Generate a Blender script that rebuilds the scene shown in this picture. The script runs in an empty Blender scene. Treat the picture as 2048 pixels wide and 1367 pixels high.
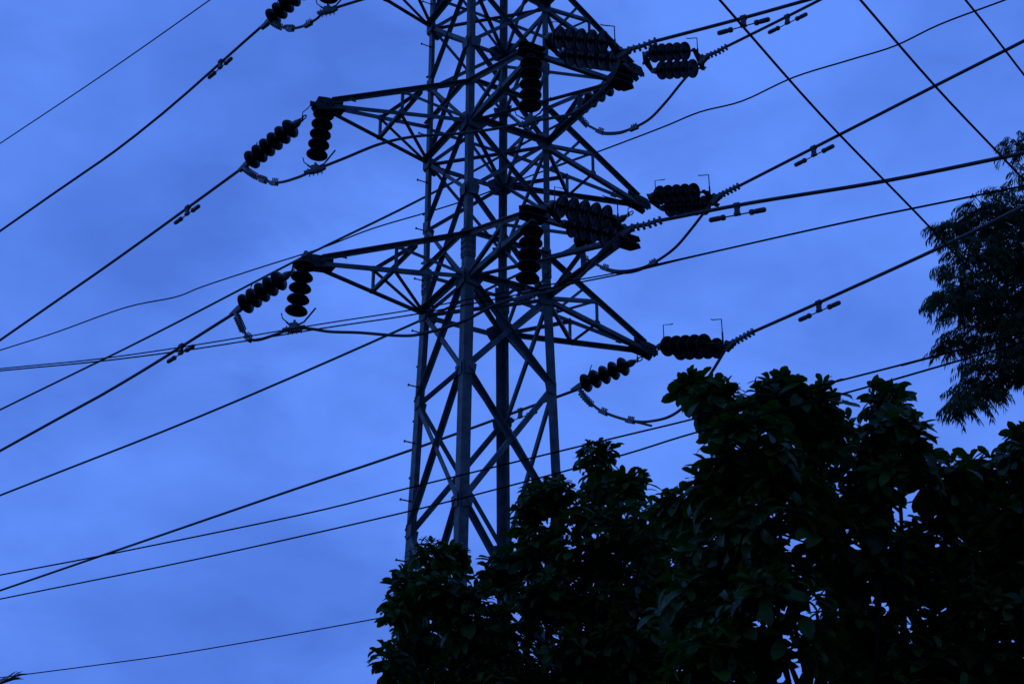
import bpy, math, random
from mathutils import Vector as V, Matrix
R = math.radians
sc = bpy.context.scene
col = sc.collection
random.seed(11)

# ------------------------------------------------------------------ camera
CAM_H = 1.6
PITCH = 0.46932
FPX, CX, CY = 3000.0, 1024.0, 683.5
cam = bpy.data.cameras.new('camera'); co = bpy.data.objects.new('camera', cam); col.objects.link(co)
co.location = (0, 0, CAM_H); co.rotation_euler = (math.pi/2 + PITCH, 0, 0)
cam.sensor_width = 36; cam.lens = FPX / 2048 * 36; cam.clip_start = 0.1; cam.clip_end = 4000
sc.camera = co

# ------------------------------------------------------------------ world: dusk overcast
SUN_EL, SUN_AZ = R(3), R(-70)
w = bpy.data.worlds.new('World'); sc.world = w; w.use_nodes = True
nt = w.node_tree; nt.nodes.clear()
def N(t, **k):
    n = nt.nodes.new(t)
    for a, b in k.items(): setattr(n, a, b)
    return n
L = lambda a, b: nt.links.new(a, b)
out = N('ShaderNodeOutputWorld'); bg = N('ShaderNodeBackground'); bg.inputs['Strength'].default_value = 0.1
sky = N('ShaderNodeTexSky', sky_type='NISHITA', sun_disc=False, sun_elevation=SUN_EL, sun_rotation=SUN_AZ)
tint = N('ShaderNodeMix', data_type='RGBA', blend_type='MULTIPLY'); tint.inputs[0].default_value = 1
tint.inputs[7].default_value = (0.25, 0.5, 1.6, 1)
tc = N('ShaderNodeTexCoord')
mp = N('ShaderNodeMapping'); mp.inputs['Scale'].default_value = (1.0, 1.0, 1.7)
n1 = N('ShaderNodeTexNoise'); n1.inputs['Scale'].default_value = 5.0; n1.inputs['Detail'].default_value = 3.5; n1.inputs['Roughness'].default_value = .5
ramp = N('ShaderNodeValToRGB')
ramp.color_ramp.elements[0].position = .26; ramp.color_ramp.elements[0].color = (.072, .180, .69, 1)
ramp.color_ramp.elements[1].position = .68; ramp.color_ramp.elements[1].color = (.120, .282, .97, 1)
scl = N('ShaderNodeVectorMath', operation='SCALE'); scl.inputs['Scale'].default_value = 10.75
mix = N('ShaderNodeMix', data_type='RGBA'); mix.inputs[0].default_value = .93
L(tc.outputs['Generated'], mp.inputs['Vector']); L(mp.outputs[0], n1.inputs['Vector'])
n2 = N('ShaderNodeTexNoise'); n2.inputs['Scale'].default_value = 14; n2.inputs['Detail'].default_value = 6; n2.inputs['Roughness'].default_value = .6; n2.inputs['Distortion'].default_value = .4
L(mp.outputs[0], n2.inputs['Vector'])
def madd(a, k, b):
    m = N('ShaderNodeMath', operation='MULTIPLY_ADD'); L(a, m.inputs[0]); m.inputs[1].default_value = k; L(b, m.inputs[2]); return m.outputs[0]
fac = madd(n2.outputs['Fac'], .42, n1.outputs['Fac'])
warp = N('ShaderNodeVectorMath', operation='MULTIPLY_ADD'); L(n2.outputs['Color'], warp.inputs[0]); warp.inputs[1].default_value = (.10, .10, .10); L(tc.outputs['Generated'], warp.inputs[2])
for az, el, rad, amt in ((-13.5, 34, 8, -.15), (-7.5, 38, 6.5, -.22), (-14, 27.5, 6, -.17), (-9.5, 15, 6, -.10), (14, 35, 9, .10), (9, 29, 8, .06), (-18, 20, 7, .10), (-20, 38, 4, .08), (3, 22, 6, .05)):
    a_, e_ = R(az), R(el)
    dp = N('ShaderNodeVectorMath', operation='DISTANCE'); L(warp.outputs[0], dp.inputs[0])
    dp.inputs[1].default_value = (math.sin(a_)*math.cos(e_) + .05, math.cos(a_)*math.cos(e_) + .05, math.sin(e_) + .05)
    mr2 = N('ShaderNodeMapRange'); mr2.interpolation_type = 'SMOOTHSTEP'
    mr2.inputs['From Min'].default_value = R(rad)*1.25; mr2.inputs['From Max'].default_value = 0
    L(dp.outputs['Value'], mr2.inputs['Value'])
    fac = madd(mr2.outputs[0], amt, fac)
sb_ = N('ShaderNodeMath', operation='SUBTRACT'); L(fac, sb_.inputs[0]); sb_.inputs[1].default_value = .21
L(sb_.outputs[0], ramp.inputs[0]); L(ramp.outputs[0], scl.inputs[0])
L(sky.outputs[0], tint.inputs[6]); L(tint.outputs[2], mix.inputs[6]); L(scl.outputs[0], mix.inputs[7])
sepv = N('ShaderNodeSeparateXYZ'); mr = N('ShaderNodeMapRange'); mr.interpolation_type = 'SMOOTHSTEP'
mr.inputs['From Min'].default_value = -.45; mr.inputs['From Max'].default_value = .6
mr.inputs['To Min'].default_value = .34; mr.inputs['To Max'].default_value = 1
dim = N('ShaderNodeVectorMath', operation='SCALE')
L(tc.outputs['Generated'], sepv.inputs[0]); L(sepv.outputs['Y'], mr.inputs['Value'])
L(mix.outputs[2], dim.inputs[0]); L(mr.outputs[0], dim.inputs['Scale'])
L(dim.outputs[0], bg.inputs['Color']); L(bg.outputs[0], out.inputs[0])

# the last of the sun behind the cloud
sl = bpy.data.lights.new('sun', 'SUN'); so = bpy.data.objects.new('sun', sl); col.objects.link(so)
sl.energy = 0.08; sl.angle = R(20); sl.color = (.35, .55, 1)
so.rotation_euler = (R(90) - SUN_EL - R(12), 0, -SUN_AZ + math.pi)
so.location = (0, 0, 30)

sc.view_settings.view_transform = 'Standard'; sc.view_settings.look = 'None'
sc.view_settings.exposure = 0; sc.view_settings.gamma = 1

# ------------------------------------------------------------------ materials
def mat(name, c, rough=.6, metal=0, var=.25, scale=8, spec=.4, trans=None, bump=0, c2=None):
    m = bpy.data.materials.new(name); m.use_nodes = True
    t = m.node_tree; b = t.nodes['Principled BSDF']
    b.inputs['Roughness'].default_value = rough; b.inputs['Metallic'].default_value = metal
    b.inputs['Specular IOR Level'].default_value = spec
    tcn = t.nodes.new('ShaderNodeTexCoord')
    n = t.nodes.new('ShaderNodeTexNoise'); n.inputs['Scale'].default_value = scale; n.inputs['Detail'].default_value = 5
    t.links.new(tcn.outputs['Object'], n.inputs['Vector'])
    r = t.nodes.new('ShaderNodeValToRGB')
    r.color_ramp.elements[0].position = .3; r.color_ramp.elements[1].position = .7
    r.color_ramp.elements[0].color = (*[x*(1-var) for x in c], 1)
    r.color_ramp.elements[1].color = (*(c2 or [x*(1+var) for x in c]), 1)
    t.links.new(n.outputs['Fac'], r.inputs[0]); t.links.new(r.outputs[0], b.inputs['Base Color'])
    if bump:
        bn = t.nodes.new('ShaderNodeBump'); bn.inputs['Strength'].default_value = bump; bn.inputs['Distance'].default_value = .01
        t.links.new(n.outputs['Fac'], bn.inputs['Height']); t.links.new(bn.outputs[0], b.inputs['Normal'])
    if trans:
        tr = t.nodes.new('ShaderNodeBsdfTranslucent'); tr.inputs[0].default_value = (*trans, 1)
        ad = t.nodes.new('ShaderNodeMixShader'); ad.inputs[0].default_value = .25
        t.links.new(b.outputs[0], ad.inputs[1]); t.links.new(tr.outputs[0], ad.inputs[2])
        t.links.new(ad.outputs[0], t.nodes['Material Output'].inputs[0])
    return m
STEEL = mat('galvanised_steel', (.145, .18, .205), .66, .0, .45, 7, bump=.15)
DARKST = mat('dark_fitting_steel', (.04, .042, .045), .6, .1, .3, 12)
ALLOY = mat('aluminium_clamp', (.22, .23, .24), .55, .2, .2, 20)
PORC = mat('brown_porcelain', (.009, .007, .007), .48, 0, .3, 10, .2)
COND = mat('weathered_aluminium', (.13, .13, .135), .6, .2, .3, 30)
CABLE = mat('black_cable', (.008, .008, .009), .8, 0, .2, 20, .1)
WEIGHT = mat('damper_grey', (.15, .155, .16), .6, .2, .2, 20)
LEAF1 = mat('broad_leaf', (.018, .07, .016), .45, 0, .4, 5, .26, (.04, .14, .01), c2=(.065, .17, .02))
LEAF2 = mat('feathery_leaf', (.045, .12, .04), .5, 0, .4, 1.5, .3, (.02, .06, .015))
PALM = mat('palm_leaf', (.03, .06, .02), .5, 0, .3, 2)
BARK = mat('bark', (.022, .018, .014), .9, 0, .4, 9, .2, bump=.5)
GROUND = mat('grass_ground', (.03, .05, .02), .95, 0, .5, .6, .1)

# ------------------------------------------------------------------ helpers
def ray(u, v):
    a, b = (u-CX)/FPX, -(v-CY)/FPX
    c, s = math.cos(PITCH), math.sin(PITCH)
    return V((a, c - s*b, s + c*b))
O = V((0, 0, CAM_H))
def atz(u, v, z):                       # point of the sight line at height z above the eye
    r = ray(u, v); return O + r*(z/r.z)
def aty(u, v, y):
    r = ray(u, v); return O + r*(y/r.y)
def atplane(u, v, a, b):                # point of the sight line on the vertical plane through a and b
    n = V((b.y-a.y, a.x-b.x, 0)); r = ray(u, v)
    return O + r*((a-O).dot(n)/r.dot(n))

def tag(o, label=None, cat=None, group=None, kind=None):
    for k, x in (('label', label), ('category', cat), ('group', group), ('kind', kind)):
        if x: o[k] = x
    return o
def empty(name, loc, label, cat, group=None):
    o = bpy.data.objects.new(name, None); col.objects.link(o); o.location = loc
    o.empty_display_size = .2
    return tag(o, label, cat, group)

class MB:
    def __init__(s): s.v = []; s.f = []
    def add(s, vs, fs):
        k = len(s.v); s.v += [tuple(x) for x in vs]; s.f += [tuple(i+k for i in f) for f in fs]
        return s
    def prism(s, prof, p0, p1, ex, ey):
        n = len(prof)
        a = [p0 + ex*x + ey*y for x, y in prof]; b = [p1 + ex*x + ey*y for x, y in prof]
        fs = [(i, (i+1) % n, n+(i+1) % n, n+i) for i in range(n)] + [tuple(range(n))[::-1], tuple(range(n, 2*n))]
        return s.add(a+b, fs)
    def angle(s, p0, p1, n, w, t=.008, sgn=-1, off=0.0, c=.5, top=False):
        # rolled steel angle: one flange flat against the face with normal n, the other standing in (sgn -1) or out (+1)
        d = (p1-p0).normalized(); n = (n - d*n.dot(d)).normalized(); sd = d.cross(n)
        if top and sd.z < 0: p0, p1, sd = p1, p0, -sd
        a, b = -w*c, w*(1-c); q = sgn
        prof = [(a, 0), (b, 0), (b, q*w), (b-t, q*w), (b-t, q*t), (a, q*t)]
        return s.prism(prof, p0+n*off, p1+n*off, sd, n)
    def box(s, c, ex, ey, ez):          # half-extent vectors
        vs = [c + ex*i + ey*j + ez*k for k in (-1, 1) for j in (-1, 1) for i in (-1, 1)]
        return s.add(vs, [(0,2,3,1),(4,5,7,6),(0,1,5,4),(2,6,7,3),(0,4,6,2),(1,3,7,5)])
    def plate(s, pts, n, t):
        k = len(pts); a = [p - n*(t/2) for p in pts]; b = [p + n*(t/2) for p in pts]
        return s.add(a+b, [tuple(range(k))[::-1], tuple(range(k, 2*k))] + [(i, (i+1) % k, k+(i+1) % k, k+i) for i in range(k)])
    def tube(s, pts, r, n=8):
        pts = [V(p) for p in pts]; m = len(pts)
        rs = r if isinstance(r, (list, tuple)) else [r]*m
        up = None; vs = []
        for i, p in enumerate(pts):
            d = (pts[min(i+1, m-1)] - pts[max(i-1, 0)]).normalized()
            if up is None:
                up = d.orthogonal().normalized()
            up = (up - d*up.dot(d)).normalized(); e = d.cross(up)
            vs += [p + (up*math.cos(6.28318*j/n) + e*math.sin(6.28318*j/n))*rs[i] for j in range(n)]
        fs = [(i*n+j, i*n+(j+1) % n, (i+1)*n+(j+1) % n, (i+1)*n+j) for i in range(m-1) for j in range(n)]
        fs += [tuple(range(n))[::-1], tuple(range((m-1)*n, m*n))]
        return s.add(vs, fs)
    def lathe(s, prof, p, d, n=20):     # prof: (radius, distance along d)
        d = d.normalized(); up = d.orthogonal().normalized(); e = d.cross(up); vs = []
        for r, h in prof:
            vs += [p + d*h + (up*math.cos(6.28318*j/n) + e*math.sin(6.28318*j/n))*max(r, 1e-4) for j in range(n)]
        m = len(prof)
        fs = [(i*n+j, i*n+(j+1) % n, (i+1)*n+(j+1) % n, (i+1)*n+j) for i in range(m-1) for j in range(n)]
        fs += [tuple(range(n))[::-1], tuple(range((m-1)*n, m*n))]
        return s.add(vs, fs)
    def build(s, name, m, parent=None, origin=None, smooth=False):
        if origin is None:
            p = parent; origin = V((0, 0, 0))
            while p is not None: origin = origin + p.location; p = p.parent
            loc = V((0, 0, 0))
        else: loc = origin
        me = bpy.data.meshes.new(name)
        me.from_pydata([(x-origin[0], y-origin[1], z-origin[2]) for x, y, z in s.v], [], s.f)
        me.materials.append(m)
        if smooth: me.polygons.foreach_set('use_smooth', [True]*len(me.polygons))
        me.update()
        o = bpy.data.objects.new(name, me); col.objects.link(o)
        o.parent = parent; o.location = loc
        return o

def smooth_path(P, k=6):                # Catmull-Rom
    P = [V(p) for p in P]; Q = [P[0]*2-P[1]] + P + [P[-1]*2-P[-2]]; o = []
    for i in range(1, len(Q)-2):
        a, b, c, d = Q[i-1:i+3]
        for j in range(k):
            t = j/k
            o.append(.5*((2*b) + (c-a)*t + (2*a-5*b+4*c-d)*t*t + (3*b-a-3*c+d)*t**3))
    return o + [P[-1]]
def inter(pts, s):                      # point at arc length s
    for a, b in zip(pts, pts[1:]):
        l = (b-a).length
        if s <= l: return a + (b-a)*(s/l), (b-a).normalized()
        s -= l
    return pts[-1], (pts[-1]-pts[-2]).normalized()

# ------------------------------------------------------------------ ground
g = MB(); S = 1500; K = 24
gv = []; gf = []
for i in range(K+1):
    for j in range(K+1):
        x, y = (i/K*2-1), (j/K*2-1)
        gv.append((S*x*abs(x), S*y*abs(y), 0 if abs(x)+abs(y) < .4 else random.uniform(-.4, .2)))
for i in range(K):
    for j in range(K): gf.append((i*(K+1)+j, (i+1)*(K+1)+j, (i+1)*(K+1)+j+1, i*(K+1)+j+1))
tag(g.add(gv, gf).build('ground', GROUND, None, V((0, 0, 0))), kind='structure')

# ------------------------------------------------------------------ tower frame
X0, DY, PSI = -0.32026, 16.0, 0.51827
BASE = V((X0, DY, 0))
UX = V((math.cos(PSI), math.sin(PSI), 0)); VY = V((-math.sin(PSI), math.cos(PSI), 0)); UP = V((0, 0, 1))
def tw(a, b, z): return BASE + UX*a + VY*b + UP*(z + CAM_H)      # z above the eye
Z1, Z2, Z3, Z4, Z5 = 12.986, 10.792, 8.593, 7.393, 5.792
M2, M1, U = 9.80, 12.00, .57
ZT, ZA = 15.3, 14.15
Z6, Z7, ZG = 3.85, 1.6, -CAM_H
def H(z): return .5375 + .0027*(z-Z3) if z >= Z3 else .5375 + .0244*(Z3-z)
LEGS = {'N': (-1, -1), 'L': (-1, 1), 'F': (1, 1), 'R': (1, -1)}
def J(k, z): a, b = LEGS[k]; return tw(a*H(z), b*H(z), z)
DH = .036
def JL(k, z): a, b = LEGS[k]; return tw(a*(H(z)+DH), b*(H(z)+DH), z)
FACES = {('L', 'N'): -UX, ('N', 'R'): -VY, ('R', 'F'): UX, ('F', 'L'): VY}
tower = empty('lattice_tower', BASE, 'tall galvanised steel lattice pylon with pointed cross arms, standing behind the leafy trees', 'pylon')
ZS = Z3 + .42
for k, (a, b) in LEGS.items():
    m = MB()
    def legseg(z0, z1, wd, t):
        p0, p1 = JL(k, z0), JL(k, z1)
        prof = [(0, 0), (wd, 0), (wd, t), (t, t), (t, wd), (0, wd)]
        m.prism(prof, p0, p1, UX*-a, VY*-b)
    legseg(ZG, ZS, .118, .012); legseg(ZS, ZT, .084, .010)
    lg = m.build('leg', STEEL, tower)
    s = MB()                                             # bolted splice plates
    for ex, nn in ((UX*-a, VY*b), (VY*-b, UX*a)):
        c = JL(k, ZS+.05) + ex*.058 + nn*.008
        s.box(c, ex*.062, UP*.2, nn*.006)
        for q in range(5):
            for e in (-.03, .03): s.box(c + ex*e + UP*(-.16+.08*q) + nn*.012, ex*.012, UP*.012, nn*.008)
    s.build('splice_plate', STEEL, lg)
    if k == 'L':
        z = 4.0; i = 0
        while z < ZT-.3:
            nn = -UX if i % 2 == 0 else VY
            p = JL('L', z) + (VY*-.05 if i % 2 == 0 else UX*.05)
            sb = MB().tube([p, p + nn*.135], .0085, 6); sb.lathe([(.0, 0), (.016, 0), (.016, .012), (0, .012)], p+nn*.13, nn, 8)
            sb.lathe([(.0, 0), (.018, 0), (.018, .014), (0, .014)], p+nn*.004, nn, 6)
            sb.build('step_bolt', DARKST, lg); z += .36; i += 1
panels = [(ZT, ZA), (ZA, Z1), (Z1, M1), (M1, Z2), (Z2, M2), (M2, Z3), (Z3, Z4), (Z4, Z5), (Z5, Z6), (Z6, Z7), (Z7, ZG+.2)]
for hi, lo in panels:
    wd = .05 if lo >= Z3-.1 else .062
    for (a, b), n in FACES.items():
        p, q = (a, b) if (a, b) in (('L', 'N'), ('F', 'L')) else (b, a)
        MB().angle(J(p, hi), J(q, lo), n, wd, .007, -1, .012+DH).build('brace', STEEL, tower)
        MB().angle(J(q, hi), J(p, lo), n, wd, .007, 1, -.022+DH, top=True).build('brace', STEEL, tower)
for zl in (Z1, Z2, Z3):
    for dz, wd in ((0, .07), (U, .05)):
        z = zl + dz
        for (a, b), n in FACES.items():
            MB().angle(J(a, z), J(b, z), n, wd, .008, 1, .019+DH, top=True).build('horizontal_strut', STEEL, tower)
    MB().angle(J('N', zl), J('F', zl), -UP, .055, .007, -1, .01).build('plan_brace', STEEL, tower)
    MB().angle(J('L', zl), J('R', zl), -UP, .055, .007, -1, .03).build('plan_brace', STEEL, tower)
for (a, b), n in FACES.items():
    MB().angle(J(a, ZT-.05), J(b, ZT-.05), n, .05, .007, -1, .017+DH).build('horizontal_strut', STEEL, tower)
# gussets at the main joints
for zl in (Z1, Z2, Z3):
    for k, (a, b) in LEGS.items():
        for ex, nn in ((UX*-a, VY*b), (VY*-b, UX*a)):
            c = J(k, zl) + nn*(.032+DH)
            pts = [c - ex*.05 - UP*.10, c + ex*.11 - UP*.13, c + ex*.19 - UP*.02, c + ex*.19 + UP*.06, c + ex*.08 + UP*.14, c - ex*.05 + UP*.10]
            gp = MB().plate(pts, nn, .008)
            for q in range(4): gp.box(c + ex*(.01+.045*q) + UP*(.03-.02*q) + nn*.008, ex*.011, UP*.011, nn*.007)
            gp.build('gusset_plate', STEEL, tower)
for zl in (M1, M2, Z4, Z5):
    for k, (a, b) in LEGS.items():
        for ex, nn in ((UX*-a, VY*b), (VY*-b, UX*a)):
            c = J(k, zl) + nn*(.024+DH)
            MB().plate([c - ex*.02 - UP*.09, c + ex*.10 - UP*.07, c + ex*.12 + UP*.05, c - ex*.02 + UP*.09], nn, .007).build('gusset_plate', STEEL, tower)

# ------------------------------------------------------------------ cross arms
def lerp(a, b, t): return a + (b-a)*t
CH, WB = .068, .044
def side_arm(A, B, tip, zl):
    LA, LB, UA, UB = J(A, zl), J(B, zl), J(A, zl+U), J(B, zl+U)
    out = (tip - (LA+LB)/2).normalized(); sd = (LA-LB).normalized()
    ta, tb = tip + sd*.05 - out*.12, tip - sd*.05 - out*.12
    m = MB()                                          # the closed nose of the arm
    pts = [tip - out*.30 + sd*.10, tip + sd*.05, tip + out*.07 + sd*.035, tip + out*.07 - sd*.035, tip - sd*.05, tip - out*.30 - sd*.10]
    m.plate([p - UP*.012 for p in pts], UP, .01)
    for q in (1, -1):
        c = tip + sd*(q*.062)
        m.plate([c - out*.26 - UP*.05, c - out*.08 - UP*.075, c + out*.05 - UP*.115, c + out*.10 - UP*.05, c + out*.06 + UP*.06, c - out*.04 + UP*.08, c - out*.26 + UP*.095], sd, .009)
    m.plate([tip - out*.05 - UP*.07 - sd*.02, tip + out*.13 - UP*.05 - sd*.02, tip + out*.13 + UP*.02 - sd*.02, tip - out*.05 + UP*.03 - sd*.02], sd, .014)
    for q in range(4): m.tube([tip - out*(.2-.07*q) - sd*.085, tip - out*(.2-.07*q) + sd*.085], .011, 6)
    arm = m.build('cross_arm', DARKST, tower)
    for c0, t_, n in ((LA, ta, sd), (LB, tb, -sd)):
        MB().angle(c0, t_ - UP*.02, n, .056, .008, -1, .012).build('lower_chord', STEEL, arm)
    for c0, t_, n in ((UA, ta, sd), (UB, tb, -sd)):
        MB().angle(c0, t_ + UP*.045, n, CH*.85, .008, 1, .012, top=True).build('upper_chord', STEEL, arm)
    f = .5
    nA, nB, mA, mB = lerp(LA, ta, f), lerp(LB, tb, f), lerp(UA, ta+UP*.03, f), lerp(UB, tb+UP*.03, f)
    br = lambda p, q, n, off=.026, w_=WB: MB().angle(p, q, n, w_, .006, -1, off).build('arm_brace', STEEL, arm)
    br(nA, mA, sd); br(nB, mB, -sd)
    br(LA, mA, sd, .03); br(LB, mB, -sd, .03)
    br(nA, nB, -UP, .01); br(nA, LB, -UP, .02)
    br(lerp(UA, ta, .36), lerp(UB, tb, .36), UP, .01); br(lerp(UA, ta, .36), mB, UP, .02, .036)
    for p, n in ((nA, sd), (nB, -sd), (mA, sd), (mB, -sd), (lerp(UA, ta+UP*.03, .86), sd)):
        c = p + n*.022
        MB().plate([c - out*.05 - UP*.03, c + out*.04 - UP*.03, c + out*.045 + UP*.02, c + out*.0 + UP*.062, c - out*.03 + UP*.03], n, .006).build('arm_gusset', STEEL, arm)
    return arm
TIPS = {}
for i, zl in ((1, Z1), (2, Z2), (3, Z3)):
    TIPS['L', i] = tw(-2.27, .05, zl); side_arm('N', 'L', TIPS['L', i], zl)
    TIPS['R', i] = tw(2.38, .0, zl); side_arm('F', 'R', TIPS['R', i], zl)

def box_arm(zl):
    Pp, Q = tw(-H(zl), -2.1, zl), tw(H(zl)+.05, -2.13, zl)
    LN, LR, UN, UR = J('N', zl), J('R', zl), J('N', zl+U), J('R', zl+U)
    out, sd = -VY, UX
    arm = MB().angle(Pp, Q, out, .055, .008, -1, .0).build('cross_arm', STEEL, tower)
    for c, q in ((Pp, -1), (Q, 1)):
        m = MB()
        # end fitting: a short box of plates past the end of the beam
        c = c + sd*(q*.05)
        for zz in (-.045, .045):
            m.plate([c - sd*.17*q - out*.09 + UP*zz, c - sd*.17*q + out*.09 + UP*zz, c + sd*.10*q + out*.09 + UP*zz, c + sd*.17*q + out*.02 + UP*zz, c + sd*.10*q - out*.09 + UP*zz], UP, .009)
        for e in (-.05,):
            m.plate([c - sd*.15*q + out*e - UP*.04, c + sd*.10*q + out*e - UP*.04, c + sd*.10*q + out*e + UP*.04, c - sd*.15*q + out*e + UP*.04], out, .009)
        for e in range(3): m.tube([c + sd*(-.1+.09*e) - UP*.075, c + sd*(-.1+.09*e) + UP*.075], .011, 6)
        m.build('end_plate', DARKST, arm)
    MB().angle(LN, Pp-UP*.015, -sd, CH, .008, -1, .012).build('lower_chord', STEEL, arm)
    MB().angle(LR, Q-UP*.015, sd, CH, .008, -1, .012).build('lower_chord', STEEL, arm)
    MB().angle(UN, Pp+UP*.04, -sd, CH*.85, .008, 1, .012, top=True).build('upper_chord', STEEL, arm)
    MB().angle(UR, Q+UP*.04, sd, CH*.85, .008, 1, .012, top=True).build('upper_chord', STEEL, arm)
    br = lambda p, q, n, off=.02, w_=WB: MB().angle(p, q, n, w_, .006, -1, off).build('arm_brace', STEEL, arm)
    mUN = lerp(UN, Pp, .55); mLN = lerp(LN, Pp, .5); mLR = lerp(LR, Q, .5); mUR = lerp(UR, Q, .5)
    br(LN, Q, -UP, .02, .05); br(mUN, Q, UP, .01); br(mLN, mUN, -sd); br(mLR, mUR, sd, .02)
    br(LR, mUR, sd, .03); br(LN, mUN, -sd, .03)
    for p, n in ((mUN, -sd), (mLN, -sd), (mUR, sd), (mLR, sd)):
        c = p + n*.022
        MB().plate([c - out*.05 - UP*.03, c + out*.045 - UP*.03, c + out*.0 + UP*.06, c - out*.04 + UP*.03], n, .006).build('arm_gusset', STEEL, arm)
    return Pp, Q
for i, zl in ((1, Z1), (2, Z2), (3, Z3)):
    TIPS['P', i], TIPS['Q', i] = box_arm(zl)

# ------------------------------------------------------------------ insulators
def disc_mesh():
    m = MB()
    prof = [(0, 0), (.028, 0), (.040, .010), (.045, .050), (.056, .062), (.088, .070), (.113, .082), (.128, .102), (.129, .114),
            (.122, .120), (.110, .116), (.092, .112), (.072, .108), (.05, .106), (.036, .110), (.022, .115), (.016, .148), (0, .148)]
    m.lathe(prof, V((0, 0, 0)), V((0, 0, 1)), 28)
    o = m.build('insulator_disc', PORC, None, V((0, 0, 0)), True); me = o.data
    bpy.data.objects.remove(o); return me
DISC = disc_mesh()
def place_disc(p, d, parent, zs=1.0):
    o = bpy.data.objects.new('insulator_disc', DISC); col.objects.link(o)
    o.parent = parent; o.location = p - parent.location
    o.scale = (1, 1, zs); o.rotation_mode = 'QUATERNION'; o.rotation_quaternion = V((0, 0, 1)).rotation_difference(d)
    return o
def horn(p, up, inw, h, l, parent, lip=.03):
    up = up.normalized(); inw = inw.normalized()
    pts = [p, p + up*(h*.35), p + up*h, p + up*h + inw*l, p + up*(h+lip*.3) + inw*(l+lip)]
    m = MB().tube([p - up*.03, p + up*(h*.5)], .011, 6); m.tube(pts, .0068, 6)
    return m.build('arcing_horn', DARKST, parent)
def chainlink(a, b, parent, mtl=DARKST):
    d = b-a; n = max(2, round(d.length/.075)); d1 = d/n; m = MB()
    e = d.normalized().cross(UP).normalized(); f = d.normalized().cross(e)
    for i in range(n):
        c = a + d1*(i+.5); s1 = e if i % 2 else f; dd = d1*.62
        loop = [c + dd*math.cos(t)*.95 + s1*.026*math.sin(t) for t in [6.2832*k/10 for k in range(11)]]
        m.tube(loop, .0085, 5)
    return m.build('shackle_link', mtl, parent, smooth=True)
def bolted_clamp(pts, parent, n=6, r=.026, tooth=.05, name='strain_clamp', down=None):
    # grooved body along a path, with a row of U-bolts whose ends stick out on one side
    m = MB(); k = len(pts); m.tube(pts, [r*(1.25-.45*i/(k-1)) for i in range(k)], 8)
    body = m.build(name, ALLOY, parent, smooth=True)
    L_ = sum((b-a).length for a, b in zip(pts, pts[1:]))
    ub = MB()
    for i in range(n):
        p, d = inter(pts, L_*(.22 + .75*i/(n-1)))
        dn = (down or -UP); dn = (dn - d*dn.dot(d)).normalized(); e = d.cross(dn)
        for q in (1, -1):
            ub.tube([p - dn*.025 + e*.02*q, p + dn*tooth + e*.02*q], .0075, 5)
            ub.lathe([(0, 0), (.015, 0), (.015, .014), (0, .014)], p + dn*(tooth*.62) + e*.02*q, dn, 6)
        ub.box(p + dn*.028, e*.033, d*.013, dn*.006)
        ub.tube([p - dn*.025 + e*.022, p - dn*.04, p - dn*.025 - e*.022], .0085, 5)
    ub.build('u_bolt', ALLOY, body)
    return body
SG = 'insulator strings on the pylon'
def hang_string(tip, bot, label, horns=True):
    d = (bot-tip).normalized(); Ln = (bot-tip).length
    t = empty('insulator_string', tip, label, 'insulator', SG)
    s0 = Ln - .07 - 5*.146 - .03
    chainlink(tip, tip + d*max(s0, .1), t)
    cap = MB().lathe([(0, 0), (.022, 0), (.03, .03), (.05, .08), (.05, .10), (0, .1)], tip + d*(s0-.09), d, 14)
    cap.build('socket_cap', ALLOY, t, smooth=True)
    for i in range(5): place_disc(tip + d*(s0 + .146*i), d, t)
    return t
def suspension_clamp(bot, along, t):
    along = along.normalized(); sd = along.cross(UP).normalized()
    m = MB().tube([bot + UP*.10, bot + UP*.02], .016, 6)
    m.tube([bot - along*.14 + UP*.0, bot - along*.06 - UP*.012, bot + along*.06 - UP*.012, bot + along*.14 + UP*.0], [.022, .036, .036, .022], 8)
    m.box(bot + UP*.03, along*.045, sd*.03, UP*.03)
    for i in range(4):
        p = bot + along*(-.085 + .056*i)
        for q in (1, -1): m.tube([p + sd*.025*q + UP*.03, p + sd*.025*q - UP*.06], .007, 5)
    m.build('suspension_clamp', ALLOY, t)
    horn(bot + UP*.04 - along*.05, (UP*.9 - along*.9), -along*.2 + UP, .16, .03, t)
    MB().tube([bot + UP*.04 + along*.05, bot + UP*.06 + along*.12, bot + UP*.22 + along*.26], .011, 6).build('arcing_horn', DARKST, t)
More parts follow.
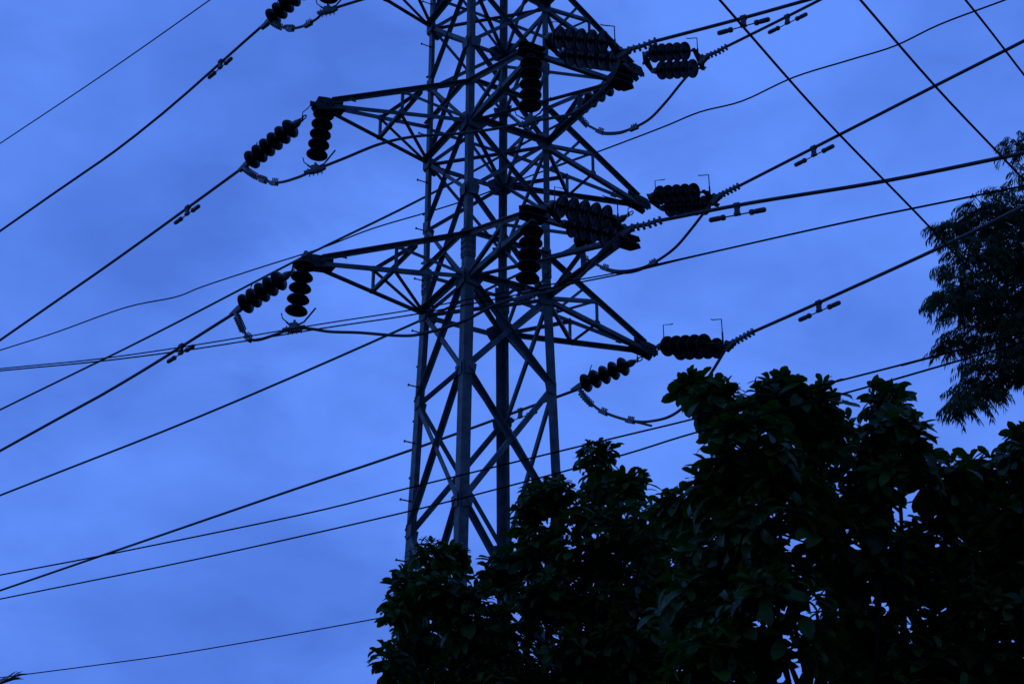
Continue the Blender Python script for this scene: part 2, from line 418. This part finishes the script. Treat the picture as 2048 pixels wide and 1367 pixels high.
def tension_string(a, b, tail, label, dbl=None, n=6, left=False, f0=.2, f1=.92, hornf=True):
    # a: shackle on the arm, b: end of the string; tail: path of the bolted clamp
    d = (b-a).normalized(); Ln = (b-a).length
    t = empty('insulator_string', a, label, 'insulator', SG)
    s0 = Ln*f0; pitch = Ln*(f1-f0)/n
    rows = [V((0, 0, 0))] if dbl is None else [dbl*-.5, dbl*.5]
    if dbl is None:
        chainlink(a, a + d*max(s0-.06, .05), t)
    else:
        k0 = max(s0 - .10, .03)
        chainlink(a, a + d*max(k0-.03, .04), t)
        sd = dbl.normalized(); nn = d.cross(sd).normalized(); hw = dbl.length/2
        for c, q in ((a + d*k0, 1), (b - d*.06, -1)):
            pts = [c - d*q*.07, c - sd*(hw+.04) + d*q*.0, c - sd*(hw+.03) + d*q*.05, c + sd*(hw+.03) + d*q*.05, c + sd*(hw+.04)]
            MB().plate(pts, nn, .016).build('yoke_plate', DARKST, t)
    for r in rows:
        MB().lathe([(0, 0), (.02, 0), (.03, .02), (.046, .06), (.05, .10), (0, .1)], a + r + d*(s0-.09), d, 14).build('socket_cap', ALLOY, t, smooth=True)
        for i in range(n): place_disc(a + r + d*(s0 + pitch*i), d, t, pitch/.146)
        MB().tube([a + r + d*(s0 + pitch*n), b + r*(1 if dbl else 0) - d*.02], .016, 6).build('ball_pin', DARKST, t)
    if left:
        horn(b - d*.06 + UP*.02, UP*.8 - d*.35, -d, .22, .0, t, .01)
        horn(a + d*(s0-.12), UP, -d, .10, .10, t)
        # pistol-shaped clamp: the conductor ends here and turns down into the jumper
        e = MB(); c0, c1 = b, b + d*.16
        e.plate([b - d*.05 + UP*.035, b + d*.06 + UP*.03, b + d*.20 - UP*.005, b + d*.18 - UP*.03, b + d*.04 - UP*.05, b - d*.04 - UP*.03], d.cross(UP).normalized(), .05)
        e.build('clamp_body', ALLOY, t)
    else:
        e = MB(); dn = (tail[0] - tail[-1]).normalized()
        e.plate([b + UP*.045, b + d*.07 + UP*.05, tail[1] + UP*.02, tail[1] - UP*.03, b - d*.02 - UP*.09, b - d*.07 - UP*.07], d.cross(UP).normalized(), .05)
        e.lathe([(0, 0), (.03, 0), (.03, .07), (0, .07)], b + UP*.03 - d.cross(UP).normalized()*.035, d.cross(UP), 10)
        e.build('clamp_body', ALLOY, t)
        if hornf:
            horn(a + d*(s0-.06), UP, d, .34, .15, t); horn(b - d*.08, UP, -d, .36, .15, t)
    bolted_clamp(tail, t, 6, .024, .045, down=(UP*-1 if not left else -d*.4 - UP))
    return t

ZL = {1: Z1, 2: Z2, 3: Z3}
NAME = {1: 'topmost', 2: 'middle', 3: 'lowest'}
def seg(zz, *px): return [atz(u, v, zz) for u, v in px]

# ---- left tips: an inclined string to the line and a hanging one for the jumper
DL, DK = .19, .08
TL = {1: ((632, -70), (540, 40), [(540, 40), (552, 50), (562, 54)]),
      2: ((612, 232), (497, 325), [(488, 335), (500, 345), (513, 353)]),
      3: ((588, 540), (484, 612), [(472, 626), (479, 642), (487, 660)])}
lab = {1: 'slanting insulator string cut by the top edge of the photo, left of the pylon',
       2: 'slanting insulator string hung off the upper left arm tip',
       3: 'slanting insulator string hung off the lower left arm tip'}
for i, (s, e, tl) in TL.items():
    z = ZL[i]; a = TIPS['L', i] + (atz(*s, z) - TIPS['L', i])*1.0 if i > 1 else TIPS['L', i] + V((-.15, .15, -.02))
    b = atz(*e, z - DL)
    A2 = atz(*e, z); 
    tail = [atplane(u, v, b, TIPS['L', i]) for u, v in tl]
    tension_string(a, b, tail, lab[i], None, {1: 6, 2: 6, 3: 5}[i], True, .17, .97)
HB = {}
hl = {1: 'dangling insulator disc stack cut by the top edge of the photo, left of the pylon',
      2: 'hanging insulator stack below the upper left arm tip, holding the jumper cable',
      3: 'hanging insulator stack leaning below the lower left arm tip, holding the sagging jumper'}
for i, (tp, bt) in {1: ((664, -90), (655, 22)), 2: ((638, 226), (630, 340)), 3: ((610, 532), (588, 656))}.items():
    top = TIPS['L', i] - UP*.07 - UX*{1: 0, 2: -.05, 3: .07}[i]
    bot = atplane(*bt, top, top + V((1, .12, 0)))
    HB['L', i] = bot
    t = hang_string(top, bot + UP*.08, hl[i]); t['_i'] = i; HB['tL', i] = t
hp = {2: 'hanging insulator stack in front of the upper pylon body, under the near upper arm',
      3: 'hanging insulator stack in front of the pylon body, under the near lower arm'}
for i, bt in {2: (1060, 243), 3: (1053, 592)}.items():
    top = TIPS['P', i] - UP*.06 - UX*.03
    bot = atplane(*bt, top, top + V((1, .12, 0)))
    HB['P', i] = bot
    HB['tP', i] = hang_string(top, bot + UP*.08, hp[i])
HB['P', 1] = TIPS['P', 1] - UP*.95

# ---- near arm: double strings out to the right
PR = {2: ((1097, 90), (1243, 106), [(1243, 106), (1262, 98), (1285, 92), (1312, 81)], V((.38, .86, 0)).normalized()*.34 - UP*.01, 'broad double row of insulator discs beside the pylon near the top of the photo'),
      3: ((1102, 425), (1250, 460), [(1250, 460), (1268, 453), (1292, 449), (1322, 439)], V((.36, .9, 0)).normalized()*.36 - UP*.04, 'broad double row of insulator discs on the near arm before the lower pylon body')}
PB = {}; DR = .44
for i, (s, e, tl, db, lb) in PR.items():
    z = ZL[i]; a, b = atz(*s, z-.03), atz(*e, z-DR); PB[i] = b
    tension_string(a, b, seg(z-DR, *tl), lb, db, 5, False, .12, .86)

# ---- right tips: a single string back to the left and a double one to the right, both on one nose
RLs = {1: ((1266, 143), (1160, 214), [(1152, 226), (1162, 237), (1174, 250)], 'slanting insulator string half hidden behind the near upper arm tip'),
       2: ((1266, 424), (1155, 490), [(1147, 497), (1158, 507), (1173, 518)], 'slanting insulator string mostly hidden behind the double row on the near arm'),
       3: ((1284, 716), (1166, 768), [(1158, 778), (1169, 793), (1184, 808)], 'slanting insulator string hanging clear below the lowest right arm tip, over the trees')}
RRs = {1: ((1286, 126), (1406, 118), [(1406, 118), (1418, 110), (1434, 104), (1453, 93)], V((.105, .10, -.215)), 'double insulator string with a gap between rows, at the highest right arm tip'),
       2: ((1297, 405), (1430, 396), [(1430, 396), (1444, 388), (1460, 380), (1477, 371)], V((.15, .145, -.10)), 'double insulator row with overlapping discs at the middle right arm tip'),
       3: ((1312, 698), (1456, 690), [(1456, 690), (1470, 682), (1487, 673), (1506, 662)], V((.18, .18, .035)), 'double insulator row seen edge on at the lowest right arm tip, above the big tree')}
RB = {}; LB_ = {}
for i in (1, 2, 3):
    z = ZL[i]
    s, e, tl, lb = RLs[i]; a, b = atz(*s, z-.06), atz(*e, z-.06-DK); LB_[i] = b
    R2 = atz(*RRs[i][1], z-DR)
    tension_string(a, b, [atplane(u, v, b, R2) for u, v in tl], lb, None, 5, True, .2, .99)
    s, e, tl, db, lb = RRs[i]; a, b = atz(*s, z-.03), atz(*e, z-DR); RB[i] = b
    tension_string(a, b, seg(z-DR, *tl), lb, db, 5, False, .17, .80)

# ------------------------------------------------------------------ jumpers
JG = 'jumper cables of the pylon'
def pgclamp(path, frac, t, size=.85):
    L_ = sum((b-a).length for a, b in zip(path, path[1:])); p, d = inter(path, L_*frac)
    up = (UP - d*UP.dot(d)).normalized(); e = d.cross(up)
    m = MB().box(p - up*.012, d*.085*size, e*.024, up*.027*size)
    for i in range(3):
        for q in (1, -1): m.tube([p + d*(-.045+.045*i)*size + e*.012*q, p + d*(-.045+.045*i)*size + e*.012*q + up*.065*size], .008, 5)
    return m.build('parallel_clamp', ALLOY, t)
def jumper(path, label, clamps=(), r=.0175, twin=None, stub=None):
    path = smooth_path(path, 6)
    t = empty('jumper_cable', path[0], label, 'cable', JG)
    MB().tube(path, r, 8).build('cable', COND, t, smooth=True)
    for f in clamps: pgclamp(path, f, t)
    if twin:
        f0, f1, off = twin; n = len(path); q = path[int(n*f0):int(n*f1)+1]
        m = len(q)
        q2 = [p + off*math.sin(math.pi*min(1, max(0, k/(m-1))))**.5 for k, p in enumerate(q)]
        MB().tube(q2, r, 8).build('doubling_cable', COND, t, smooth=True)
    return t
near = {1: ([(562, 54), (578, 58), (605, 53), (632, 39)], [], []),
        2: ([(513, 353), (528, 361), (558, 365), (595, 355)], [(690, 316), (760, 288), (830, 273), (920, 267), (1000, 256)], [(1110, 235), (1150, 225), (1192, 193), (1226, 148)]),
        3: ([(487, 660), (497, 675), (514, 680), (550, 669)], [(620, 657), (660, 663), (720, 665), (800, 671), (845, 667), (920, 645), (990, 610)], [(1110, 580), (1162, 552), (1205, 500)])}
jl = {1: 'jumper cable loop at the top edge, left of the pylon, with two clamps',
      2: 'jumper cable running from the upper left arm tip across the pylon at about mid body',
      3: 'jumper cable drooping from the lower left arm tip across the pylon to the near arm'}
for i, (pa, pb, pc) in near.items():
    z = ZL[i]; a0 = atz(*TL[i][1], z-DL); hL, hP = HB['L', i], HB['P', i]
    path = [atplane(u, v, a0, TIPS['L', i]) for u, v in pa[:1]]
    last = path[0]
    path += [atplane(u, v, last, hL) for u, v in pa[1:]] + [hL]
    if i == 1:
        path += [lerp(hL, hP, k/5) + UP*(.12*math.sin(math.pi*k/5)) for k in range(1, 6)] + [hP + UX*.4 + VY*-.3 + UP*.1, hP + UX*1.1 - VY*.5 + UP*.85]
    else:
        path += [atplane(u, v, hL, hP) for u, v in pb] + [hP] + [atplane(u, v, hP, PB[i]) for u, v in pc] + [PB[i]]
    cl = {1: (.05, .125), 2: (.035, .085), 3: (.035,)}[i]
    jumper(path, jl[i], cl, twin={1: (.03, .14, UP*.05), 2: (.02, .09, UP*.045), 3: None}[i])
    suspension_clamp(hL, hP - hL if i > 1 else hP - hL, HB['tL', i])
    if i > 1: suspension_clamp(hP, PB[i] - hL, HB['tP', i])
far = {1: [(1174, 250), (1198, 262), (1216, 266), (1250, 262), (1295, 241), (1331, 205), (1366, 162)],
       2: [(1173, 518), (1200, 532), (1230, 541), (1265, 540), (1302, 528), (1346, 499), (1381, 460)],
       3: [(1184, 808), (1202, 821), (1235, 834), (1270, 842), (1300, 842), (1340, 832), (1376, 805), (1416, 755)]}
fl = {1: 'jumper cable loop hanging under the highest right arm tip', 2: 'thick doubled jumper cable loop under the middle right arm tip',
      3: 'jumper cable loop under the lowest right arm tip, dipping into the big tree'}
for i, px in far.items():
    b0, b1 = LB_[i], RB[i]
    path = [atplane(u, v, b0, b1) for u, v in px] + [b1]
    t = jumper(path, fl[i], {1: (.14, .42), 2: (.17, .52), 3: (.10, .30)}[i], .0185, twin={1: (.13, .45, -UP*.02), 2: (.15, .55, -UP*.03), 3: None}[i])
    if i == 3:
        p, q = atplane(1262, 841, b0, b1), atplane(1303, 851, b0, b1)
        MB().tube([p, q], .015, 8).build('cable_stub', COND, t)

# ------------------------------------------------------------------ conductors and dampers
CG, DG = 'line conductors strung on the pylon', 'vibration dampers on the conductors'
def extend(pts, l0, l1, drop=.0):
    a = (pts[0]-pts[1]).normalized(); b = (pts[-1]-pts[-2]).normalized()
    pre = [pts[0] + a*(l0*k/4) for k in (4, 3, 2, 1)] if l0 else []
    post = [pts[-1] + b*(l1*k/4) for k in (1, 2, 3, 4)] if l1 else []
    return pre + pts + post
def conductor(pts, r, label, name='conductor_wire', group=CG, mtl=COND, l0=0, l1=60):
    P_ = smooth_path(extend(pts, l0, l1), 5)
    o = MB().tube(P_, r, 8).build(name, mtl, None, pts[0], True)
    return tag(o, label, 'wire', group)
def damper(p, d, label):
    d = d.normalized(); sd = d.cross(UP).normalized(); up = sd.cross(d)
    t = empty('vibration_damper', p, label, 'damper', DG)
    c = MB().box(p - up*.045, d*.026, sd*.018, up*.055); c.lathe([(0, 0), (.034, 0), (.034, .06), (0, .06)], p - d*.03, d, 10)
    c.box(p - up*.10, d*.033, sd*.022, up*.012)
    c.build('damper_clamp', WEIGHT, t)
    q = p - up*.11
    MB().tube([q - d*.30, q - d*.12 , q, q + d*.12, q + d*.30], .0075, 6).build('messenger_cable', DARKST, t)
    for s in (1, -1):
        MB().lathe([(0, 0), (.012, .0), (.026, .006), (.031, .02), (.031, .04), (.024, .052), (.024, .06), (.027, .07), (.027, .155), (.022, .172), (0, .178)], q + d*(s*.12), d*s, 14).build('damper_weight', WEIGHT, t, smooth=True)
    return t
RC = .0195
def run(zs, px, r, label, damp=None, dlab=None, l1=60, drop=.15):
    n = len(px); pts = [atz(u, v, zs - drop*(k/(n-1))**2) for k, (u, v) in enumerate(px)]
    conductor(pts, r, label, l1=l1)
    if damp:
        best = min(range(n-1), key=lambda k: abs((px[k][0]+px[k+1][0])/2 - damp[0]))
        for k in range(n-1):
            if min(px[k][0], px[k+1][0]) <= damp[0] <= max(px[k][0], px[k+1][0]): best = k
        f = (damp[0]-px[best][0])/(px[best+1][0]-px[best][0])
        damper(lerp(pts[best], pts[best+1], f), pts[best+1]-pts[best], dlab)
run(Z1-DL, [(536, 42), (272, 270), (0, 462)], RC, 'conductor descending left from the string at the top edge, highest thick wire on the left', (448, 117), 'grey dumbbell damper at the top left, nearest the top edge of the photo')
run(Z2-DL, [(482, 338), (240, 513), (0, 680)], RC, 'conductor descending left from the string at the upper left arm tip', (381, 413), 'grey dumbbell damper on the conductor left of the upper left arm tip')
run(Z3-DL, [(472, 624), (240, 768), (0, 901)], RC, 'conductor descending left from the string at the lower left arm tip', (368, 686), 'grey dumbbell damper on the conductor left of the lower left arm tip')
run(Z1-.06-DK, [(1153, 229), (850, 394), (600, 517), (300, 672), (0, 819)], RC, 'conductor passing behind the pylon and leaving between the two left arm tips')
run(Z2-.06-DK, [(1145, 496), (840, 641), (400, 832), (0, 990)], RC, 'conductor leaving behind the pylon just below its lower left arm')
run(Z3-.06-DK, [(1156, 778), (820, 900), (600, 974), (300, 1077), (0, 1180)], RC, 'lowest thick conductor crossing behind the pylon legs to the lower left', (1047, 819), 'grey damper seen between the two right legs of the pylon')
run(Z2-DR, [(1305, 84), (1480, 38), (1616, 0), (1800, -52)], RC, 'conductor from the broad near double row up to the top edge of the photo', (1487, 36), 'largest dumbbell damper at the top of the photo, right of the pylon', 25)
run(Z1-DR, [(1448, 96), (1575, 33), (1640, 0), (1800, -82)], RC, 'conductor from the highest right arm tip up to the top edge', (1574, 33), 'smaller dumbbell damper close to the top edge, right of the larger one', 25)
run(Z2-DR, [(1470, 376), (1625, 297), (1870, 172), (2048, 82), (2200, 3)], RC, 'conductor rising right from the middle right arm tip across clear sky', (1627, 296), 'dumbbell damper on the conductor rising from the middle right arm tip', 25)
run(Z3-DR, [(1315, 442), (1500, 406), (1770, 362), (2048, 306), (2200, 275)], RC*1.05, 'thick conductor running flat to the right from the near double row', (1474, 411), 'large dumbbell damper below the flat conductor at mid right', 25)
run(Z3-DR, [(1500, 666), (1640, 604), (1890, 490), (2048, 412), (2200, 337)], RC, 'conductor rising right from the lowest right arm tip past the feathery tree', (1637, 605), 'dumbbell damper on the lowest conductor on the right, above the big tree', 25)

TG = 'thin cables crossing the sky'
def thin(zz, px, r, label, l0=15, l1=30, mtl=CABLE, dz=0):
    n = len(px); pts = [atz(u, v, zz + (dz[k] if dz else 0)) for k, (u, v) in enumerate(px)]
    conductor(pts, r, label, 'overhead_cable', TG, mtl, l0, l1)
thin(16, [(0, 287), (210, 147), (420, 0), (600, -130)], .011, 'very thin wire across the top left corner', mtl=COND)
thin(13.2, [(0, 700), (110, 665), (250, 615), (350, 594), (405, 573), (520, 535), (640, 497), (745, 457), (860, 423), (950, 394), (1060, 352), (1192, 305), (1324, 255), (1400, 224), (1485, 202), (1587, 155), (1700, 120), (1790, 92), (1880, 49), (2000, 4), (2100, -34)], .012, 'thin wavy cable passing behind the pylon from mid left to the top right')
thin(7.0, [(0, 737), (200, 717), (400, 688), (640, 648), (820, 620), (960, 594), (1110, 567), (1230, 546), (1400, 509), (1700, 442), (2048, 371)], .0068, 'upper of two thin black cables crossing in front of the pylon at mid height')
thin(6.9, [(0, 741), (200, 722), (400, 696), (640, 657), (820, 630), (960, 604), (1110, 574), (1260, 544), (1400, 510), (1700, 443), (2048, 372)], .0075, 'lower of two thin black cables crossing in front of the pylon at mid height')
thin(3.45, [(0, 1149), (215, 1108), (600, 1029), (810, 977), (1060, 916), (1230, 875), (1400, 834), (1640, 771), (1900, 704), (2048, 664)], .0055, 'upper of two thin black cables crossing in front of the big tree')
thin(3.4, [(0, 1197), (400, 1116), (800, 1026), (1060, 960), (1250, 908), (1400, 862), (1700, 783), (1900, 726), (2048, 683)], .0055, 'lower of two thin black cables crossing in front of the big tree')
thin(4.6, [(0, 1354), (200, 1328), (400, 1299), (770, 1233), (1050, 1176), (1300, 1120)], .0068, 'lowest thin cable, at the bottom left, running in behind the trees')
thin(6.2, [(1420, -22), (1640, 228), (1820, 413), (1905, 502), (2048, 650), (2150, 757)], .0085, 'black overhead wire falling steeply right, leftmost of three in the top right', 8, 25)
thin(6.3, [(1700, -24), (1868, 170), (2010, 320), (2120, 437)], .0085, 'black overhead wire falling steeply right, middle one of three in the top right', 8, 25)
thin(6.4, [(1905, -32), (1975, 55), (2048, 150), (2120, 243)], .0075, 'black overhead wire falling steeply across the top right corner', 8, 25)

# ------------------------------------------------------------------ trees
def mesh_from(name, vs, fs, m, parent, smooth=True):
    b = MB(); b.v = vs; b.f = fs
    return b.build(name, m, parent, smooth=smooth)
LP = [(0, .06), (.18, .30), (.42, .43), (.66, .50), (.85, .36), (1.0, .0)]
def leaf(vs, fs, p, d, n, l, wd, droop, fold=.25):
    # obovate blade from p along d, upper side n, curling down along its length
    s = d.cross(n).normalized(); k = len(vs); q = p.copy(); dd = d.copy(); nn = n.copy(); prev = 0
    m = len(LP)
    for i, (t, ww) in enumerate(LP):
        st = (t-prev)*l; prev = t
        ang = droop*st/l
        d2 = (dd*math.cos(ang) - nn*math.sin(ang)); nn = (nn*math.cos(ang) + dd*math.sin(ang)); dd = d2
        q = q + dd*st
        wv = ww*wd
        if i == m-1: vs.append(tuple(q))
        else:
            vs.append(tuple(q + s*wv + nn*(wv*fold))); vs.append(tuple(q)); vs.append(tuple(q - s*wv + nn*(wv*fold)))
    for i in range(m-2):
        a = k+3*i
        fs.append((a, a+1, a+4, a+3)); fs.append((a+1, a+2, a+5, a+4))
    a = k+3*(m-2); fs.append((a, a+1, a+3)); fs.append((a+1, a+2, a+3))
def rosette(vs, fs, p, ax, L0, rnd, nl=None):
    e = ax.orthogonal().normalized(); f = ax.cross(e)
    n = nl or rnd.randint(8, 12); a0 = rnd.uniform(0, 6.28)
    for i in range(n):
        u = i/(n-1); th = a0 + i*2.4
        el = R(30 + 68*u + rnd.uniform(-12, 12))
        rad = e*math.cos(th) + f*math.sin(th)
        d = ax*math.cos(el) + rad*math.sin(el); nrm = ax*math.sin(el) - rad*math.cos(el)
        l = L0*(.55 + .6*u**.7)*rnd.uniform(.68, 1.2)
        nrm = (nrm + rad.cross(ax)*rnd.uniform(-.3, .3)); nrm = (nrm - d*nrm.dot(d)).normalized()
        leaf(vs, fs, p - ax*(.05*u) + d*.015, d, nrm, l, l*rnd.uniform(.36, .52), rnd.uniform(.2, 1.3), rnd.uniform(.1, .45))
def broad_tree(blobs, yd, L0, label, seed, trunk_uv, dens, depth, thin_spots=()):
    rnd = random.Random(seed)
    B = []
    for (u, v, r) in blobs:
        c = aty(u, v, yd + rnd.uniform(-depth, depth)); rr = r*(c-O).length/FPX
        B.append((c, rr))
    tb = aty(*trunk_uv, yd); base = V((tb.x, tb.y, 0))
    root = empty('broadleaf_tree', base, label, 'tree', 'broad leaved trees in front')
    vs, fs = [], []; tips = []
    gaps = [(aty(u, v, yd), r*yd*1.1/FPX) for u, v, r in thin_spots]   # places where the crown is bare
    for c, rr in B:
        inner = max(rr - L0*.55, rr*.35)
        n = int(dens*(rr/.3)**2.2) + 3
        for i in range(n):
            while True:
                o = V((rnd.uniform(-1, 1), rnd.uniform(-1, 1), rnd.uniform(-1, 1)))
                if .3 < o.length < 1: break
            o = o.normalized()*(o.length**.5)
            p = c + V((o.x*inner, o.y*inner*1.2, o.z*inner))
            if any(math.hypot(p.x-g_.x - (p.y-g_.y)*g_.x/g_.y, p.z-g_.z - (p.y-g_.y)*(g_.z-CAM_H)/g_.y) < r_ for g_, r_ in gaps): continue
            ax = (o*.55 + UP*.75 + V((rnd.uniform(-1, 1), rnd.uniform(-1, 1), rnd.uniform(-.6, .6)))*.35).normalized()
            rosette(vs, fs, p, ax, L0, rnd)
            if i % 3 == 0: tips.append((c, rr, p - ax*.03))
    crown = mesh_from('crown', vs, fs, LEAF1, root)
    tk = MB(); top = V((base.x + .1, base.y, tb.z - .7))
    tk.tube(smooth_path([base, base + V((.06, .03, top.z*.35)), base + V((.02, .05, top.z*.7)), top], 4), [.15 - .09*k/12 for k in range(13)], 12)
    tk.build('trunk', BARK, root, smooth=True)
    for c, rr in B:                                   # a limb to each clump, twigs to its leaf rosettes
        lb = MB()
        s = V((base.x, base.y, min(top.z, max(1.2, c.z - 1.2 - .5*abs(c.x-base.x)))))
        md = lerp(s, c, .55) + V((rnd.uniform(-.1, .1), rnd.uniform(-.1, .1), -.12*abs(c.x-base.x)))
        lb.tube(smooth_path([s, md, c - UP*rr*.4, c + UP*rr*.2], 4), [.018 - .011*k/12 for k in range(13)], 7)
        for c2, r2, p in tips:
            if c2 is c: lb.tube([c - UP*rr*.2, lerp(c, p, .55) - UP*.03, p], [.009, .006, .004], 5)
        lb.build('limb', BARK, root, smooth=True)
big = [(1432, 800, 70), (1392, 775, 50), (1560, 800, 75), (1640, 818, 70), (1772, 795, 55), (1790, 860, 75), (1500, 890, 105), (1640, 910, 110), (1780, 940, 105),
       (1425, 965, 72), (1360, 1015, 62), (1895, 965, 72), (1968, 950, 66), (2055, 935, 75), (2045, 885, 45), (1560, 1040, 140), (1740, 1080, 140), (1910, 1090, 125), (2060, 1080, 115),
       (1450, 1110, 115), (1390, 1210, 105), (1560, 1230, 140), (1750, 1260, 140), (1950, 1260, 140), (2110, 1230, 120), (1420, 1345, 115), (1640, 1400, 140), (1850, 1420, 150), (2050, 1410, 130),
       (2150, 1080, 120), (2200, 1350, 140), (1560, 1560, 150), (1800, 1600, 160)]
small = [(862, 1112, 50), (815, 1160, 50), (885, 1185, 72), (905, 1115, 40), (792, 1215, 48), (775, 1320, 48), (855, 1260, 88), (960, 1235, 88), (1000, 1145, 52), (1060, 1000, 50), (1105, 985, 52),
         (1065, 1085, 68), (1195, 920, 52), (1205, 990, 70), (1265, 975, 48), (1180, 1080, 95), (1285, 1060, 80), (1105, 1180, 80), (1225, 1180, 95), (1330, 1130, 80),
         (1000, 1320, 95), (1130, 1320, 95), (1255, 1300, 100), (860, 1370, 90), (1000, 1430, 110), (1200, 1430, 110), (1340, 1260, 80), (1090, 1540, 120), (1300, 1350, 90), (1320, 1190, 80), (1160, 1250, 75), (1060, 1230, 40), (1050, 1390, 90), (930, 1330, 70), (1230, 1290, 70)]
broad_tree(big, 9.0, .162, 'large dark broad leaved tree filling the lower right, nearest to the camera', 3, (1750, 1600), 27, .45, [(1588, 1075, 44), (1815, 1015, 44), (1580, 1335, 54), (1755, 1165, 28)])
broad_tree(small, 11.2, .138, 'smaller dark broad leaved tree covering the foot of the pylon', 8, (1080, 1600), 27, .5, [(1090, 1262, 28)])

# feathery tree: drooping sprays of narrow leaflets
def feather_tree():
    rnd = random.Random(21); yd = 18.0
    blobs = [(2090, 440, 125), (2035, 290, 32), (1975, 430, 62), (1950, 520, 70), (1930, 590, 62), (2070, 560, 115), (1985, 650, 85), (2090, 690, 95), (1975, 740, 48), (1945, 780, 40), (1918, 812, 26), (1965, 790, 30), (1905, 690, 30), (1890, 600, 34), (1895, 455, 28), (1915, 470, 30),
             (2040, 730, 52), (2060, 955, 62), (2150, 900, 50), (2200, 560, 150), (2210, 720, 110), (2120, 1010, 80), (2230, 330, 130)]
    tb = aty(2250, 900, yd + .4); base = V((tb.x, tb.y, 0))
    root = empty('feathery_tree', base, 'feathery leaved tree with drooping sprays reaching in from the right edge', 'tree')
    vs, fs = [], []; lb = None
    top = V((base.x, base.y, 12.5))
    tk = MB().tube(smooth_path([base, base + V((.1, .1, 4)), base + V((-.1, 0, 8)), top], 4), [.2 - .13*k/12 for k in range(13)], 10)
    tk.build('trunk', BARK, root, smooth=True)
    for u, v, r in blobs:
        c = aty(u, v, yd + rnd.uniform(-.7, .7)); rr = r*(c-O).length/FPX
        s = V((base.x, base.y, max(3, min(12, c.z + .15))))
        md = lerp(s, c, .6) + V((0, rnd.uniform(-.2, .2), .5))
        lb = MB()
        lb.tube(smooth_path([s, md, c], 5), [.05 - .038*k/10 for k in range(11)], 6)
        for i in range(int(100*(rr/.5)**2.1) + 18):
            while True:
                o = V((rnd.uniform(-1, 1), rnd.uniform(-1, 1), rnd.uniform(-1, 1)))
                if .15 < o.length < 1: break
            p = c + o*max(rr - .12, rr*.4)
            hd = V((o.x, o.y, 0)) + V((rnd.uniform(-.5, .5), rnd.uniform(-.5, .5), 0)); hd = hd.normalized() if hd.length > .01 else V((1, 0, 0))
            if rnd.random() < .45: lb.tube([c, lerp(c, p, .55) + UP*.05, p], [.008, .006, .004], 4)
            # arching leaf stalk with pendant narrow pinnae on both sides
            d = (hd + UP*rnd.uniform(-.1, .6)).normalized(); q = p.copy(); L_ = rnd.uniform(.22, .40); n = 9
            side = d.cross(UP).normalized()
            for k in range(n):
                q2 = q + d*(L_/n)
                kk = len(vs); e = side*.0035
                vs += [tuple(q-e), tuple(q+e), tuple(q2+e), tuple(q2-e)]; fs.append((kk, kk+1, kk+2, kk+3))
                for sg in (1, -1):
                    if k == 0: continue
                    pd = (d*.55 + side*sg*rnd.uniform(.25, .7) - UP*rnd.uniform(.5, 1.3)).normalized()
                    l = rnd.uniform(.11, .20)*(1 - .35*(k/n)); wv = pd.cross(V((rnd.uniform(-1, 1), rnd.uniform(-1, 1), .3))).normalized()*rnd.uniform(.006, .0095)
                    a = q; b = q + pd*l*.55; c2 = b + (pd - UP*.35).normalized()*l*.45
                    kk = len(vs)
                    vs += [tuple(a), tuple(lerp(a, b, .5)+wv), tuple(b+wv), tuple(c2), tuple(b-wv), tuple(lerp(a, b, .5)-wv)]
                    fs.append((kk, kk+1, kk+2, kk+3, kk+4, kk+5))
                q = q2; d = (d - UP*.16).normalized()
        lb.build('limb', BARK, root, smooth=True)
    mesh_from('crown', vs, fs, LEAF2, root, False)
feather_tree()

# palm whose frond tips just show in the bottom left corner
def palm():
    rnd = random.Random(5); c = aty(-230, 1560, 13.0); base = V((c.x, c.y, 0))
    root = empty('palm_tree', base, 'palm with spiky frond tips showing in the bottom left corner', 'palm')
    MB().tube(smooth_path([base, base + V((.05, 0, c.z*.5)), c], 6), [.16 - .04*k/12 for k in range(13)], 10).build('trunk', BARK, root, smooth=True)
    aim = aty(20, 1355, 13.0)
    dirs = [(aim - c)] + [V((math.cos(t), math.sin(t), rnd.uniform(.1, .7))) for t in [k*.6 for k in range(11)]]
    for j, d in enumerate(dirs):
        Lf = d.length if j == 0 else rnd.uniform(1.2, 1.5)
        d = d.normalized(); m = MB(); pts = []; q = c.copy(); n = 14
        if j == 0: pts = [lerp(c, aim, k/n) + UP*(.12*math.sin(math.pi*k/n)) for k in range(n+1)]
        else:
            for k in range(n+1):
                pts.append(q.copy()); q = q + d*(Lf/n); d = (d - UP*.09).normalized()
        m.tube(pts, [.014 - .01*k/n for k in range(n+1)], 5)
        for k in range(2, n+1):
            p = pts[k]; t = (pts[k] - pts[k-1]).normalized(); sd = t.cross(UP).normalized()
            for sub in (0, .5):
                for s in (1, -1):
                    pd = (t*.9 + sd*s*.55 + UP*rnd.uniform(-.1, .15)).normalized(); l = .30*(1.1 - .5*k/n)
                    o = p - t*(Lf/n)*sub; wv = pd.cross(sd*s + UP*.5).normalized()*.011
                    m.add([o - wv*.4, o + pd*l*.5 - wv, o + pd*l - UP*.02, o + pd*l*.5 + wv, o + wv*.4], [(0, 1, 2, 3, 4)])
        m.build('frond', PALM, root)
palm()
